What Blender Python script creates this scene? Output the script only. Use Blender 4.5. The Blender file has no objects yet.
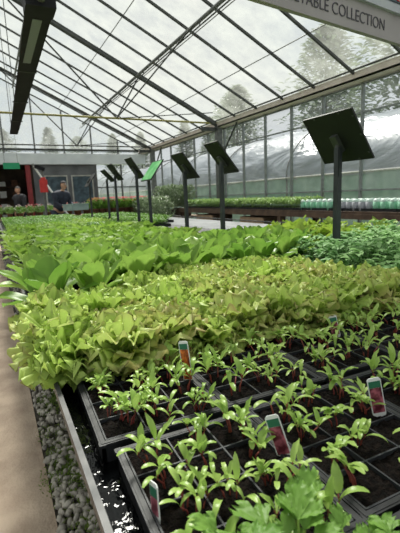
import bpy, math, random
from mathutils import Vector, Matrix, Euler
random.seed(7)
PI = math.pi
sc = bpy.context.scene
col = sc.collection

# ------------------------------------------------------------------ helpers
def lin(r, g, b):
    f = lambda c: (c/255/12.92) if c/255 <= .04045 else ((c/255+.055)/1.055)**2.4
    return (f(r), f(g), f(b), 1)

class MB:
    """collects geometry for ONE mesh object"""
    def __init__(s):
        s.v, s.f, s.a = [], [], []
    def add(s, vs, fs, at=None):
        n = len(s.v)
        s.v += [tuple(p) for p in vs]
        s.f += [tuple(i+n for i in f) for f in fs]
        s.a += list(at) if at else [0.0]*len(vs)
    def box(s, c, d, rot=None, taper=1.0, M=None):
        x, y, z = d[0]/2, d[1]/2, d[2]/2
        vs = [Vector((sx*x*(taper if sz > 0 else 1), sy*y*(taper if sz > 0 else 1), sz*z))
              for sz in (-1, 1) for sx, sy in ((-1, -1), (1, -1), (1, 1), (-1, 1))]
        R = Euler(rot).to_matrix() if rot else Matrix.Identity(3)
        vs = [R @ v + Vector(c) for v in vs]
        if M: vs = [M @ v for v in vs]
        s.add(vs, [(3, 2, 1, 0), (4, 5, 6, 7), (0, 1, 5, 4), (1, 2, 6, 5), (2, 3, 7, 6), (3, 0, 4, 7)])
        return s
    def span(s, a, b, M=None):
        return s.box([(a[i]+b[i])/2 for i in range(3)], [abs(b[i]-a[i]) for i in range(3)], M=M)
    def tube(s, pts, r, n=8, cap=True):
        pts = [Vector(p) for p in pts]
        rs = r if isinstance(r, (list, tuple)) else [r]*len(pts)
        vs, fs = [], []
        for i, p in enumerate(pts):
            d = (pts[min(i+1, len(pts)-1)]-pts[max(i-1, 0)]).normalized()
            up = Vector((0, 0, 1)) if abs(d.z) < .9 else Vector((1, 0, 0))
            a = d.cross(up).normalized(); b = a.cross(d)
            for k in range(n):
                t = 2*PI*k/n
                vs.append(p + (a*math.cos(t)+b*math.sin(t))*rs[i])
        for i in range(len(pts)-1):
            for k in range(n):
                fs.append((i*n+k, i*n+(k+1) % n, (i+1)*n+(k+1) % n, (i+1)*n+k))
        if cap:
            fs.append(tuple(range(n))[::-1]); fs.append(tuple(range((len(pts)-1)*n, len(pts)*n)))
        s.add(vs, fs); return s
    def lathe(s, prof, c=(0, 0, 0), n=14):
        vs, fs = [], []
        for r, z in prof:
            for k in range(n):
                t = 2*PI*k/n
                vs.append((c[0]+r*math.cos(t), c[1]+r*math.sin(t), c[2]+z))
        for i in range(len(prof)-1):
            for k in range(n):
                fs.append((i*n+k, i*n+(k+1) % n, (i+1)*n+(k+1) % n, (i+1)*n+k))
        fs.append(tuple(range(n))[::-1]); fs.append(tuple(range((len(prof)-1)*n, len(prof)*n)))
        s.add(vs, fs); return s
    def leaf(s, base, az, L, W, e0, e1, prof, nl=6, nw=4, fold=.3, ruf=0, freq=6, ph=0, roll=0, tipattr=True, bend=0, frill=0, lobes=0):
        """a leaf blade along a curved midrib: e0/e1 elevation at base and tip, prof(t) half width"""
        p = Vector(base); vs, at, fs = [], [], []
        ds = L/nl
        for i in range(nl+1):
            t = i/nl
            el = e0+(e1-e0)*t; a2 = az+bend*t
            d = Vector((math.cos(el)*math.cos(a2), math.cos(el)*math.sin(a2), math.sin(el)))
            sd = Vector((-math.sin(a2), math.cos(a2), 0))
            nn = sd.cross(d)*-1
            if roll:
                sd, nn = sd*math.cos(roll)+nn*math.sin(roll), nn*math.cos(roll)-sd*math.sin(roll)
            w = max(prof(t), .03)*W/2
            for j in range(nw+1):
                u = -1+2*j/nw
                e = max(abs(u)**1.5*min(1, .35+t), t**3)
                h = fold*abs(u)*w
                q = p+sd*(u*w)+nn*h
                if ruf:
                    k = ruf*e*math.sin(freq*(t*1.3+abs(u)*.4)*PI*.9+ph+(1.7 if u > 0 else 0))
                    k2 = ruf*.55*e*math.sin(freq*2.1*(u*.8+t*.5)+ph*1.7)
                    q = q+nn*(k+k2)+d*(k2*.7)+sd*(k*.4)
                if lobes: q = q+d*(L*.12*math.cos(u*PI*lobes)*t*t)
                if frill:
                    th = math.atan2(u*w, max(.12, t)*L)
                    ee = max(abs(u)**2*min(1, .25+t*1.1), t**2.2)
                    k = frill*ee*math.sin(th*19+ph)+frill*.6*ee*ee*math.sin(th*44+ph*2.3+t*5)
                    q = q+nn*k+d*(frill*.7*ee*ee*math.sin(th*27+ph*.7))+sd*(frill*.45*ee*math.cos(th*19+ph*1.4+t*9))
                vs.append(q); at.append(e if tipattr else t)
            p = p+d*ds
        for i in range(nl):
            for j in range(nw):
                a = i*(nw+1)+j
                fs.append((a, a+1, a+nw+2, a+nw+1))
        s.add(vs, fs, at); return s
    def mesh(s, name, smooth=True):
        m = bpy.data.meshes.new(name)
        m.from_pydata(s.v, [], s.f)
        if smooth: m.polygons.foreach_set('use_smooth', [True]*len(m.polygons))
        if any(s.a):
            at = m.attributes.new('edge', 'FLOAT', 'POINT'); at.data.foreach_set('value', s.a)
        m.update(); return m
    def build(s, name, mat, parent=None, smooth=False, loc=None):
        o = bpy.data.objects.new(name, s.mesh(name, smooth)); col.objects.link(o)
        if mat: o.data.materials.append(mat)
        if parent: o.parent = parent
        if loc: o.location = loc
        return o

def tag(o, label=None, cat=None, group=None, kind=None):
    if label: o['label'] = label
    if cat: o['category'] = cat
    if group: o['group'] = group
    if kind: o['kind'] = kind
    return o
def empty(name, loc=(0, 0, 0), rz=0):
    o = bpy.data.objects.new(name, None); col.objects.link(o)
    o.location = loc; o.rotation_euler = (0, 0, rz); o.empty_display_size = .05
    return o
kids = {}
def copy_tree(o, parent=None):
    c = o.copy(); col.objects.link(c)
    if parent: c.parent = parent
    for ch in o.children: copy_tree(ch, c)
    return c
def struct(o, label=None):
    o['kind'] = 'structure'
    if label: o['label'] = label
    return o
ORD = ['first', 'second', 'third', 'fourth', 'fifth', 'sixth', 'seventh', 'eighth', 'ninth', 'tenth', 'eleventh',
       'twelfth', 'thirteenth', 'fourteenth', 'fifteenth', 'sixteenth', 'seventeenth', 'eighteenth', 'nineteenth',
       'twentieth', 'twenty-first', 'twenty-second', 'twenty-third', 'twenty-fourth', 'twenty-fifth', 'twenty-sixth',
       'twenty-seventh', 'twenty-eighth', 'twenty-ninth', 'thirtieth', 'thirty-first', 'thirty-second']

# ------------------------------------------------------------------ materials
def mat(name, c, rough=.6, metal=0, c2=None, scale=8, detail=4, bump=0, bscale=None, spec=.5, lo=.35, hi=.65, coords='Object'):
    m = bpy.data.materials.new(name); m.use_nodes = True
    nt = m.node_tree; b = nt.nodes['Principled BSDF']
    b.inputs['Base Color'].default_value = c
    b.inputs['Roughness'].default_value = rough; b.inputs['Metallic'].default_value = metal
    b.inputs['Specular IOR Level'].default_value = spec
    tc = nt.nodes.new('ShaderNodeTexCoord')
    if c2:
        n = nt.nodes.new('ShaderNodeTexNoise'); n.inputs['Scale'].default_value = scale; n.inputs['Detail'].default_value = detail
        nt.links.new(tc.outputs[coords], n.inputs['Vector'])
        r = nt.nodes.new('ShaderNodeValToRGB')
        r.color_ramp.elements[0].position = lo; r.color_ramp.elements[1].position = hi
        r.color_ramp.elements[0].color = c; r.color_ramp.elements[1].color = c2
        nt.links.new(n.outputs['Fac'], r.inputs['Fac']); nt.links.new(r.outputs['Color'], b.inputs['Base Color'])
    if bump:
        n2 = nt.nodes.new('ShaderNodeTexNoise'); n2.inputs['Scale'].default_value = bscale or scale; n2.inputs['Detail'].default_value = 5
        nt.links.new(tc.outputs[coords], n2.inputs['Vector'])
        bp = nt.nodes.new('ShaderNodeBump'); bp.inputs['Strength'].default_value = bump; bp.inputs['Distance'].default_value = .02
        nt.links.new(n2.outputs['Fac'], bp.inputs['Height']); nt.links.new(bp.outputs['Normal'], b.inputs['Normal'])
    return m

def leafmat(name, c, c2, edge=None, trans=.4, rough=.45, edge_lo=.45, edge_amt=.8, scale=14):
    """leaf: hue varies by noise and plant, bronze edge by the 'edge' attribute, thin leaf lets light through"""
    m = bpy.data.materials.new(name); m.use_nodes = True
    nt = m.node_tree; b = nt.nodes['Principled BSDF']; out = nt.nodes['Material Output']; L = nt.links.new
    tc = nt.nodes.new('ShaderNodeTexCoord'); oi = nt.nodes.new('ShaderNodeObjectInfo')
    n = nt.nodes.new('ShaderNodeTexNoise'); n.inputs['Scale'].default_value = scale; n.inputs['Detail'].default_value = 3
    L(tc.outputs['Object'], n.inputs['Vector'])
    ad = nt.nodes.new('ShaderNodeMath'); ad.operation = 'MULTIPLY_ADD'
    L(oi.outputs['Random'], ad.inputs[0]); ad.inputs[1].default_value = .5; ad.inputs[2].default_value = -.25
    ad2 = nt.nodes.new('ShaderNodeMath'); ad2.operation = 'ADD'; ad2.use_clamp = True
    L(n.outputs['Fac'], ad2.inputs[0]); L(ad.outputs[0], ad2.inputs[1])
    mx = nt.nodes.new('ShaderNodeMix'); mx.data_type = 'RGBA'
    L(ad2.outputs[0], mx.inputs['Factor']); mx.inputs['A'].default_value = c; mx.inputs['B'].default_value = c2
    outc = mx.outputs['Result']
    if edge:
        at = nt.nodes.new('ShaderNodeAttribute'); at.attribute_name = 'edge'
        n3 = nt.nodes.new('ShaderNodeTexNoise'); n3.inputs['Scale'].default_value = 9
        L(tc.outputs['Object'], n3.inputs['Vector'])
        mu = nt.nodes.new('ShaderNodeMath'); mu.operation = 'MULTIPLY'; L(at.outputs['Fac'], mu.inputs[0]); L(n3.outputs['Fac'], mu.inputs[1])
        mu2 = nt.nodes.new('ShaderNodeMath'); mu2.operation = 'MULTIPLY_ADD'; L(oi.outputs['Random'], mu2.inputs[0]); mu2.inputs[1].default_value = .3
        L(mu.outputs[0], mu2.inputs[2])
        mr = nt.nodes.new('ShaderNodeMapRange'); L(mu2.outputs[0], mr.inputs['Value'])
        mr.inputs['From Min'].default_value = edge_lo; mr.inputs['From Max'].default_value = edge_lo+.35; mr.inputs['To Max'].default_value = edge_amt
        mx2 = nt.nodes.new('ShaderNodeMix'); mx2.data_type = 'RGBA'
        L(mr.outputs['Result'], mx2.inputs['Factor']); L(outc, mx2.inputs['A']); mx2.inputs['B'].default_value = edge
        outc = mx2.outputs['Result']
    L(outc, b.inputs['Base Color']); b.inputs['Roughness'].default_value = rough; b.inputs['Specular IOR Level'].default_value = .35
    tr = nt.nodes.new('ShaderNodeBsdfTranslucent'); L(outc, tr.inputs['Color'])
    ms = nt.nodes.new('ShaderNodeMixShader'); ms.inputs[0].default_value = trans
    L(b.outputs[0], ms.inputs[1]); L(tr.outputs[0], ms.inputs[2]); L(ms.outputs[0], out.inputs['Surface'])
    return m

def glass(name, dirt=.15, tint=(1, 1, 1, 1), dirtc=(.85, .87, .83, 1), scale=3, gloss=.04):
    """thin pane: mostly clear, a film of algae and dust that scatters, a little reflection"""
    m = bpy.data.materials.new(name); m.use_nodes = True
    nt = m.node_tree; nt.nodes.remove(nt.nodes['Principled BSDF']); out = nt.nodes['Material Output']; L = nt.links.new
    t = nt.nodes.new('ShaderNodeBsdfTransparent'); t.inputs['Color'].default_value = tint
    tl = nt.nodes.new('ShaderNodeBsdfTranslucent'); tl.inputs['Color'].default_value = dirtc
    tc = nt.nodes.new('ShaderNodeTexCoord')
    n = nt.nodes.new('ShaderNodeTexNoise'); n.inputs['Scale'].default_value = scale; n.inputs['Detail'].default_value = 8; n.inputs['Roughness'].default_value = .7
    L(tc.outputs['Object'], n.inputs['Vector'])
    mr = nt.nodes.new('ShaderNodeMapRange'); L(n.outputs['Fac'], mr.inputs['Value'])
    mr.inputs['From Min'].default_value = .35; mr.inputs['From Max'].default_value = .7
    mr.inputs['To Min'].default_value = dirt*.5; mr.inputs['To Max'].default_value = dirt*1.6
    ms = nt.nodes.new('ShaderNodeMixShader'); L(mr.outputs['Result'], ms.inputs[0]); L(t.outputs[0], ms.inputs[1]); L(tl.outputs[0], ms.inputs[2])
    g = nt.nodes.new('ShaderNodeBsdfGlossy'); g.inputs['Roughness'].default_value = .05
    ms2 = nt.nodes.new('ShaderNodeMixShader'); ms2.inputs[0].default_value = gloss
    L(ms.outputs[0], ms2.inputs[1]); L(g.outputs[0], ms2.inputs[2]); L(ms2.outputs[0], out.inputs['Surface'])
    return m

M = {}
M['path'] = mat('concrete', lin(166, 146, 128), .9, c2=lin(196, 176, 156), scale=6, detail=9, bump=.35, bscale=60)
M['ground'] = mat('earth_floor', lin(62, 58, 50), .95, c2=lin(92, 86, 76), scale=4, bump=.5, bscale=40)
M['aisle'] = mat('aisle_concrete', lin(128, 124, 120), .9, c2=lin(152, 148, 142), scale=2, bump=.2, bscale=40)
M['grass'] = mat('outdoor_grass', lin(90, 110, 70), .95, c2=lin(120, 135, 90), scale=.5)
M['pebble'] = mat('grey_pebble', lin(124, 119, 108), .8, c2=lin(196, 190, 178), scale=25, detail=2, lo=.3, hi=.7)
M['moss'] = leafmat('moss', lin(78, 104, 40), lin(132, 154, 70), trans=.2, rough=.9)
M['alu'] = mat('aluminium', lin(66, 67, 68), .55, .5, c2=lin(90, 90, 90), scale=20, bump=.05)
M['steel'] = mat('dull_steel', lin(96, 98, 98), .55, .4, c2=lin(120, 122, 120), scale=10)
M['frame'] = mat('grey_window_bar', lin(124, 128, 128), .55, .2, c2=lin(146, 150, 150), scale=10)
M['dark_steel'] = mat('dark_steel', lin(58, 60, 60), .55, .3, c2=lin(80, 82, 80), scale=10)
M['white_steel'] = mat('weathered_white_paint', lin(150, 150, 144), .6, c2=lin(185, 186, 180), scale=6)
M['gutter'] = mat('pale_gutter_paint', lin(204, 190, 180), .6, c2=lin(222, 210, 200), scale=6)
M['liner'] = mat('black_liner', lin(20, 20, 22), .45, c2=lin(34, 34, 36), scale=30, bump=.3, bscale=45)
M['mat'] = mat('pale_capillary_mat', lin(122, 124, 126), .9, c2=lin(146, 148, 150), scale=5)
M['tray'] = mat('black_plastic', lin(26, 27, 29), .5, spec=.3, c2=lin(46, 47, 50), scale=18, bump=.06, bscale=60)
M['insert'] = mat('grey_black_plastic', lin(40, 42, 45), .5, spec=.3, c2=lin(58, 60, 64), scale=18)
M['soil'] = mat('dark_compost', lin(9, 7, 6), 1.0, spec=.15, c2=lin(30, 23, 19), scale=90, detail=6, bump=1.0, bscale=120)
M['stem'] = mat('red_stem', lin(122, 40, 44), .5, c2=lin(150, 84, 62), scale=30)
M['stem_g'] = mat('green_stem', lin(120, 150, 60), .5, c2=lin(150, 175, 84), scale=30)
M['black'] = mat('matt_black_board', lin(13, 14, 16), .6, c2=lin(21, 22, 24), scale=14, bump=.05)
M['post'] = mat('dark_powder_coat', lin(42, 46, 50), .5, .2, c2=lin(58, 62, 66), scale=10)
M['white'] = mat('white_plastic', lin(226, 228, 226), .4, c2=lin(240, 240, 238), scale=8)
M['sign'] = mat('sign_grey', lin(158, 150, 155), .6, c2=lin(168, 160, 164), scale=3)
M['sign_lip'] = mat('sign_lip', lin(172, 174, 186), .5, c2=lin(182, 184, 194), scale=3)
M['letter'] = mat('letter_grey', lin(70, 66, 76), .6)
M['pict'] = mat('dark_picture', lin(36, 52, 62), .4, c2=lin(70, 92, 104), scale=5)
M['red'] = mat('red_paint', lin(190, 40, 42), .5, c2=lin(214, 60, 56), scale=6)
M['dkred'] = mat('dark_red_paint', lin(120, 32, 38), .5, c2=lin(140, 42, 46), scale=6)
M['green_board'] = mat('green_print', lin(60, 165, 80), .5, c2=lin(150, 215, 150), scale=7, lo=.45, hi=.75)
M['green_plate'] = mat('green_plate', lin(20, 140, 98), .5, c2=lin(34, 156, 112), scale=3)
M['wood'] = mat('weathered_wood', lin(128, 104, 82), .8, c2=lin(164, 140, 114), scale=6, bump=.2)
M['dkwood'] = mat('dark_wood', lin(74, 58, 48), .8, c2=lin(100, 80, 64), scale=6, bump=.2)
M['heater'] = mat('heater_black', lin(24, 24, 28), .6, .0, spec=.2, c2=lin(36, 36, 41), scale=8)
M['heater_in'] = mat('heater_inner', lin(150, 154, 160), .4, .5)
M['yellow'] = mat('olive_yellow_paint', lin(128, 122, 60), .6, c2=lin(160, 152, 84), scale=9)
M['film'] = None
M['fascia'] = mat('white_fascia', lin(205, 212, 218), .6, c2=lin(222, 228, 232), scale=2)
M['brick'] = mat('brown_wall', lin(92, 80, 74), .8, c2=lin(116, 102, 94), scale=3)
M['greywall'] = mat('grey_cladding', lin(88, 90, 94), .7, c2=lin(112, 114, 118), scale=2)
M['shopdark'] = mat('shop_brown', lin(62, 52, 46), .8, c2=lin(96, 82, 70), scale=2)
M['navy'] = mat('navy_cloth', lin(34, 38, 52), .8, c2=lin(48, 54, 70), scale=9, bump=.2, bscale=30)
M['dark_cloth'] = mat('charcoal_cloth', lin(40, 40, 46), .85, c2=lin(58, 58, 64), scale=9)
M['jeans'] = mat('blue_denim', lin(52, 62, 82), .85, c2=lin(68, 78, 98), scale=20)
M['skin'] = mat('skin', lin(196, 150, 124), .55, c2=lin(208, 162, 138), scale=12)
M['hair'] = mat('dark_hair', lin(40, 32, 28), .7, c2=lin(58, 46, 38), scale=40)
M['cap'] = mat('dark_cap', lin(40, 38, 44), .8)
M['crate'] = mat('grey_green_crate', lin(140, 162, 158), .5, c2=lin(160, 180, 176), scale=6)
M['terracotta'] = mat('brown_pot', lin(96, 66, 52), .8, c2=lin(122, 86, 66), scale=8)
M['pot'] = mat('grey_pot', lin(92, 86, 80), .7, c2=lin(116, 110, 102), scale=8)
M['mint'] = mat('mint_pot', lin(112, 172, 140), .5, c2=lin(140, 192, 162), scale=8)
M['lilac'] = mat('lilac_grey_pot', lin(140, 142, 150), .5, c2=lin(166, 168, 174), scale=8)
M['lid'] = mat('pale_lid', lin(184, 206, 195), .4, c2=lin(206, 222, 214), scale=8)
M['bark'] = mat('bark', lin(70, 60, 52), .9, c2=lin(96, 84, 72), scale=8)
M['lab_red'] = mat('beetroot_picture', lin(84, 26, 38), .4, c2=lin(196, 110, 126), scale=60, detail=2, lo=.45, hi=.68)
M['lab_orange'] = mat('orange_beet_picture', lin(110, 40, 26), .4, c2=lin(226, 120, 50), scale=70, detail=2, lo=.4, hi=.62)
M['lab_green'] = mat('label_green', lin(44, 110, 84), .4)
M['roofglass'] = glass('roof_glass', .30, (.97, .985, .96, 1), (.46, .48, .43, 1), 2.2, .02)
M['gableglass'] = glass('gable_glass', .40, (.94, .96, .95, 1), (.4, .42, .4, 1), 2.5, .03)
M['wallglass'] = glass('wall_glass', .10, (.96, .98, .97, 1), (.85, .88, .86, 1), 2.5, .05)
# leaves
M['frill'] = leafmat('frilly_lettuce_leaf', lin(166, 198, 86), lin(214, 228, 138), edge=lin(172, 132, 104), trans=.32, edge_lo=.56, edge_amt=.66)
M['rom'] = leafmat('romaine_leaf', lin(100, 146, 52), lin(164, 194, 96), trans=.42, rough=.38, scale=9)
M['loose'] = leafmat('loose_leaf', lin(112, 154, 54), lin(168, 196, 94), trans=.42, rough=.55)
M['herb'] = leafmat('herb_leaf', lin(84, 130, 48), lin(132, 172, 78), trans=.4)
M['tom'] = leafmat('tomato_leaf', lin(112, 160, 96), lin(158, 196, 128), trans=.35, rough=.6)
M['chard'] = leafmat('chard_leaf', lin(112, 152, 52), lin(176, 196, 84), trans=.4)
M['beet'] = leafmat('beet_leaf', lin(138, 176, 74), lin(190, 216, 122), trans=.35, rough=.32, scale=30)
M['pars'] = leafmat('parsley_leaf', lin(98, 144, 54), lin(140, 180, 84), trans=.4, rough=.45)
M['shrub'] = leafmat('shrub_leaf', lin(112, 132, 98), lin(156, 172, 138), trans=.3)
M['seedgrass'] = leafmat('fine_seedling_leaf', lin(122, 158, 86), lin(168, 194, 124), trans=.35)
M['tree'] = leafmat('tree_leaf', lin(104, 118, 98), lin(140, 152, 126), trans=.25, scale=2)
M['pink'] = leafmat('pink_petal', lin(232, 132, 142), lin(244, 182, 182), trans=.35)
M['whitepet'] = leafmat('white_petal', lin(214, 206, 204), lin(236, 226, 226), trans=.35)
M['yelpet'] = leafmat('yellow_petal', lin(200, 190, 80), lin(220, 214, 130), trans=.35)

def filmmat():
    m = bpy.data.materials.new('white_tunnel_film'); m.use_nodes = True
    nt = m.node_tree; b = nt.nodes['Principled BSDF']; out = nt.nodes['Material Output']; L = nt.links.new
    b.inputs['Base Color'].default_value = lin(140, 147, 155); b.inputs['Roughness'].default_value = .3
    tc = nt.nodes.new('ShaderNodeTexCoord'); mp = nt.nodes.new('ShaderNodeMapping'); mp.inputs['Scale'].default_value = (.8, .35, 1.2)
    n = nt.nodes.new('ShaderNodeTexNoise'); n.inputs['Scale'].default_value = 1.2; n.inputs['Detail'].default_value = 4; n.inputs['Distortion'].default_value = 1.0
    L(tc.outputs['Object'], mp.inputs[0]); L(mp.outputs[0], n.inputs['Vector'])
    bp = nt.nodes.new('ShaderNodeBump'); bp.inputs['Strength'].default_value = .8; bp.inputs['Distance'].default_value = .25
    L(n.outputs['Fac'], bp.inputs['Height']); L(bp.outputs['Normal'], b.inputs['Normal'])
    tr = nt.nodes.new('ShaderNodeBsdfTranslucent'); tr.inputs['Color'].default_value = lin(190, 196, 202)
    ms = nt.nodes.new('ShaderNodeMixShader'); ms.inputs[0].default_value = .3
    L(b.outputs[0], ms.inputs[1]); L(tr.outputs[0], ms.inputs[2]); L(ms.outputs[0], out.inputs['Surface'])
    return m
M['film'] = filmmat()
M['netting'] = mat('teal_netting', lin(120, 148, 138), .8, c2=lin(146, 172, 162), scale=3)

def watermat():
    m = bpy.data.materials.new('shallow_water'); m.use_nodes = True
    nt = m.node_tree; b = nt.nodes['Principled BSDF']; L = nt.links.new
    b.inputs['Base Color'].default_value = lin(6, 7, 8); b.inputs['Roughness'].default_value = .03; b.inputs['IOR'].default_value = 1.33
    tc = nt.nodes.new('ShaderNodeTexCoord')
    n = nt.nodes.new('ShaderNodeTexNoise'); n.inputs['Scale'].default_value = 34; n.inputs['Detail'].default_value = 2; n.inputs['Distortion'].default_value = 1.2
    mp = nt.nodes.new('ShaderNodeMapping'); mp.inputs['Scale'].default_value = (1.3, .8, 1)
    L(tc.outputs['Object'], mp.inputs[0]); L(mp.outputs[0], n.inputs['Vector'])
    bp = nt.nodes.new('ShaderNodeBump'); bp.inputs['Strength'].default_value = .30; bp.inputs['Distance'].default_value = .008
    L(n.outputs['Fac'], bp.inputs['Height']); L(bp.outputs['Normal'], b.inputs['Normal'])
    return m
M['water'] = watermat()

# ------------------------------------------------------------------ camera
F = Vector((0.44414, 0.87883, -0.17429))
p_, psi, roll = math.radians(10.0369861), math.radians(26.8145215), math.radians(2.3)
F = Vector((math.sin(psi)*math.cos(p_), math.cos(psi)*math.cos(p_), -math.sin(p_)))
R0 = Vector((math.cos(psi), -math.sin(psi), 0)); U0 = R0.cross(F)
Rv = R0*math.cos(roll)-U0*math.sin(roll); Uv = R0*math.sin(roll)+U0*math.cos(roll)
cd = bpy.data.cameras.new('camera'); cam = bpy.data.objects.new('camera', cd); col.objects.link(cam)
cam.matrix_world = Matrix(((Rv.x, Uv.x, -F.x, 0), (Rv.y, Uv.y, -F.y, 0), (Rv.z, Uv.z, -F.z, 1.2), (0, 0, 0, 1)))
cd.sensor_fit = 'VERTICAL'; cd.sensor_height = 36; cd.lens = 36*400/533
cd.clip_start = .02; cd.clip_end = 400
cd.dof.use_dof = True; cd.dof.focus_distance = 1.3; cd.dof.aperture_fstop = 9
sc.camera = cam

# ------------------------------------------------------------------ sky and sun
w = bpy.data.worlds.new('sky'); sc.world = w; w.use_nodes = True
nt = w.node_tree; L = nt.links.new; bg = nt.nodes['Background']
tc = nt.nodes.new('ShaderNodeTexCoord')
n = nt.nodes.new('ShaderNodeTexNoise'); n.inputs['Scale'].default_value = 2.2; n.inputs['Detail'].default_value = 5
L(tc.outputs['Generated'], n.inputs['Vector'])
r = nt.nodes.new('ShaderNodeValToRGB'); r.color_ramp.elements[0].position = .35; r.color_ramp.elements[1].position = .65
r.color_ramp.elements[0].color = (.78, .86, .95, 1); r.color_ramp.elements[1].color = (1, 1, .985, 1)
L(n.outputs['Fac'], r.inputs['Fac']); L(r.outputs['Color'], bg.inputs['Color']); bg.inputs['Strength'].default_value = .54
sd = bpy.data.lights.new('sun', 'SUN'); so = bpy.data.objects.new('sun', sd); col.objects.link(so)
sd.energy = 6.6; sd.angle = math.radians(16); sd.color = (1, .97, .9)
so.rotation_euler = Vector((-.22, -.72, -.95)).to_track_quat('-Z', 'Y').to_euler()
sc.view_settings.view_transform = 'Standard'; sc.view_settings.look = 'None'
sc.view_settings.exposure = 0.45; sc.view_settings.gamma = 1
try: sc.cycles.use_denoising = True; sc.cycles.transparent_max_bounces = 24; sc.cycles.max_bounces = 10
except Exception: pass

# ------------------------------------------------------------------ setting: floor
struct(MB().span((-40, -30, -.12), (80, 90, -.06)).build('ground', M['grass']), 'grass ground outside the glasshouse')
struct(MB().span((-7, -3, -.08), (6.3, 18, -.02)).build('floor', M['ground']), 'dark earth floor under the benches')
struct(MB().span((-1.3, -3, -.06), (.08, 16.5, 0)).build('concrete_path', M['path']), 'beige concrete path beside the bench')
struct(MB().span((4.05, -3, -.05), (5.0, 12, -.005)).build('concrete_path', M['aisle']), 'grey concrete aisle before the wall bench')
struct(MB().span((.6, 12.2, -.05), (5.0, 18, -.006)).build('concrete_path', M['aisle']), 'grey concrete yard before the shop')
struct(MB().span((.08, -3, -.05), (.5, 12, -.012)).build('gravel_bed', M['ground']), 'earth strip under the gravel')

# pebbles and moss between path and bench: uncountable
mb = MB()
ico = [(0, 0, 1), (.894, 0, .447), (.276, .851, .447), (-.724, .526, .447), (-.724, -.526, .447), (.276, -.851, .447),
       (.724, .526, -.447), (-.276, .851, -.447), (-.894, 0, -.447), (-.276, -.851, -.447), (.724, -.526, -.447), (0, 0, -1)]
icf = [(0, 1, 2), (0, 2, 3), (0, 3, 4), (0, 4, 5), (0, 5, 1), (1, 6, 2), (2, 7, 3), (3, 8, 4), (4, 9, 5), (5, 10, 1),
       (2, 6, 7), (3, 7, 8), (4, 8, 9), (5, 9, 10), (1, 10, 6), (6, 11, 7), (7, 11, 8), (8, 11, 9), (9, 11, 10), (10, 11, 6)]
def ico_sub():
    vs = [Vector(v) for v in ico]; fs = []; cache = {}
    def mid(a, b):
        k = (min(a, b), max(a, b))
        if k not in cache:
            vs.append(((vs[a]+vs[b])/2).normalized()); cache[k] = len(vs)-1
        return cache[k]
    for a, b, c in icf:
        x, y, z = mid(a, b), mid(b, c), mid(c, a)
        fs += [(a, x, z), (b, y, x), (c, z, y), (x, y, z)]
    return vs, fs
SV, SF = ico_sub()
for i in range(2600):
    y = 1.0+5*random.random()**1.6 if i < 2000 else 6+4*random.random()
    x = random.uniform(.09, .42)
    s = random.uniform(.010, .021)
    rot = Euler((random.random()*6, random.random()*6, random.random()*6)).to_matrix()
    sx = Vector((s*random.uniform(.8, 1.4), s, s*random.uniform(.5, .8)))
    nz = random.random()*9
    vs = [rot @ Vector((v.x*sx.x*(1+.15*math.sin(5*v.y+nz)), v.y*sx.y*(1+.12*math.sin(4*v.z+nz)), v.z*sx.z)) + Vector((x, y, s*.35)) for v in SV]
    mb.add(vs, SF)
tag(mb.build('pebbles', M['pebble'], smooth=True), 'grey pebbles in the strip between concrete path and bench', 'gravel', kind='stuff')
mb = MB()
cl = [(random.uniform(.12, .3), random.choice([random.uniform(1.25, 2.1), random.uniform(2.3, 3.4), random.uniform(1.2, 5)]), random.uniform(.04, .09)) for _ in range(80)]
for cx, cy, cr in cl:
    for k in range(150):
        a = random.random()*2*PI; q = cr*math.sqrt(random.random())
        mb.leaf((cx+q*math.cos(a), cy+q*math.sin(a)*1.6, .006+.014*(1-q/cr)), random.random()*6.3, random.uniform(.006, .013), .006,
                random.uniform(.3, 1.2), random.uniform(-.2, .8), lambda t: 1-t*.8, nl=2, nw=2, fold=.2)
tag(mb.build('moss', M['moss'], smooth=True), 'green moss growing over the pebble strip beside the path', 'moss', kind='stuff')

# ------------------------------------------------------------------ glasshouse shell
K = math.tan(math.radians(26)); XW = 6.3; RX = -.5; ZE = 3.3; Y0, Y1 = -2.47, 17.53
def rz(X): return ZE+(6-X)*K if X >= RX else ZE+(6-(2*RX-X))*K
ceil = struct(MB().build('ceiling', None) if False else empty('ceiling'), 'pale glass roof of the glasshouse')
XL = 2*RX-XW
bars = [.53+i for i in range(-3, 18)]
for i, y in enumerate(bars):                       # one pane strip per bay and one glazing bar per bay
    if i < len(bars)-1:
        for side in (1, -1):
            b = MB(); xe = XW if side > 0 else XL
            b.add([(xe, y, rz(xe)), (RX, y, rz(RX)), (RX, y+1, rz(RX)), (xe, y+1, rz(xe))], [(0, 1, 2, 3)])
            b.build('roof_pane', M['roofglass'], ceil)
    for side in (1, -1):
        xe = XW if side > 0 else XL
        b = MB(); hw = .022; dp = .05
        vs = []
        for X in (RX, xe):
            for dy, dz in ((-hw, -.004), (hw, -.004), (hw, -dp), (-hw, -dp)):
                vs.append((X, y+dy, rz(X)+dz))
        b.add(vs, [(0, 1, 2, 3), (7, 6, 5, 4), (0, 4, 5, 1), (1, 5, 6, 2), (2, 6, 7, 3), (3, 7, 4, 0)])
        b.build('glazing_bar', M['dark_steel'], ceil)
# thin cross laps of the glass
for X in (5.0, 3.9, 2.8, 1.7, .6, -1.6, -2.7, -3.8, -4.9):
    MB().tube([(X, Y0, rz(X)-.004), (X, Y1, rz(X)-.004)], .010, 6).build('glass_lap', M['steel'], ceil)
MB().span((RX-.06, Y0, rz(RX)-.12), (RX+.06, Y1, rz(RX)-.01)).build('ridge_beam', M['steel'], ceil)
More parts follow.
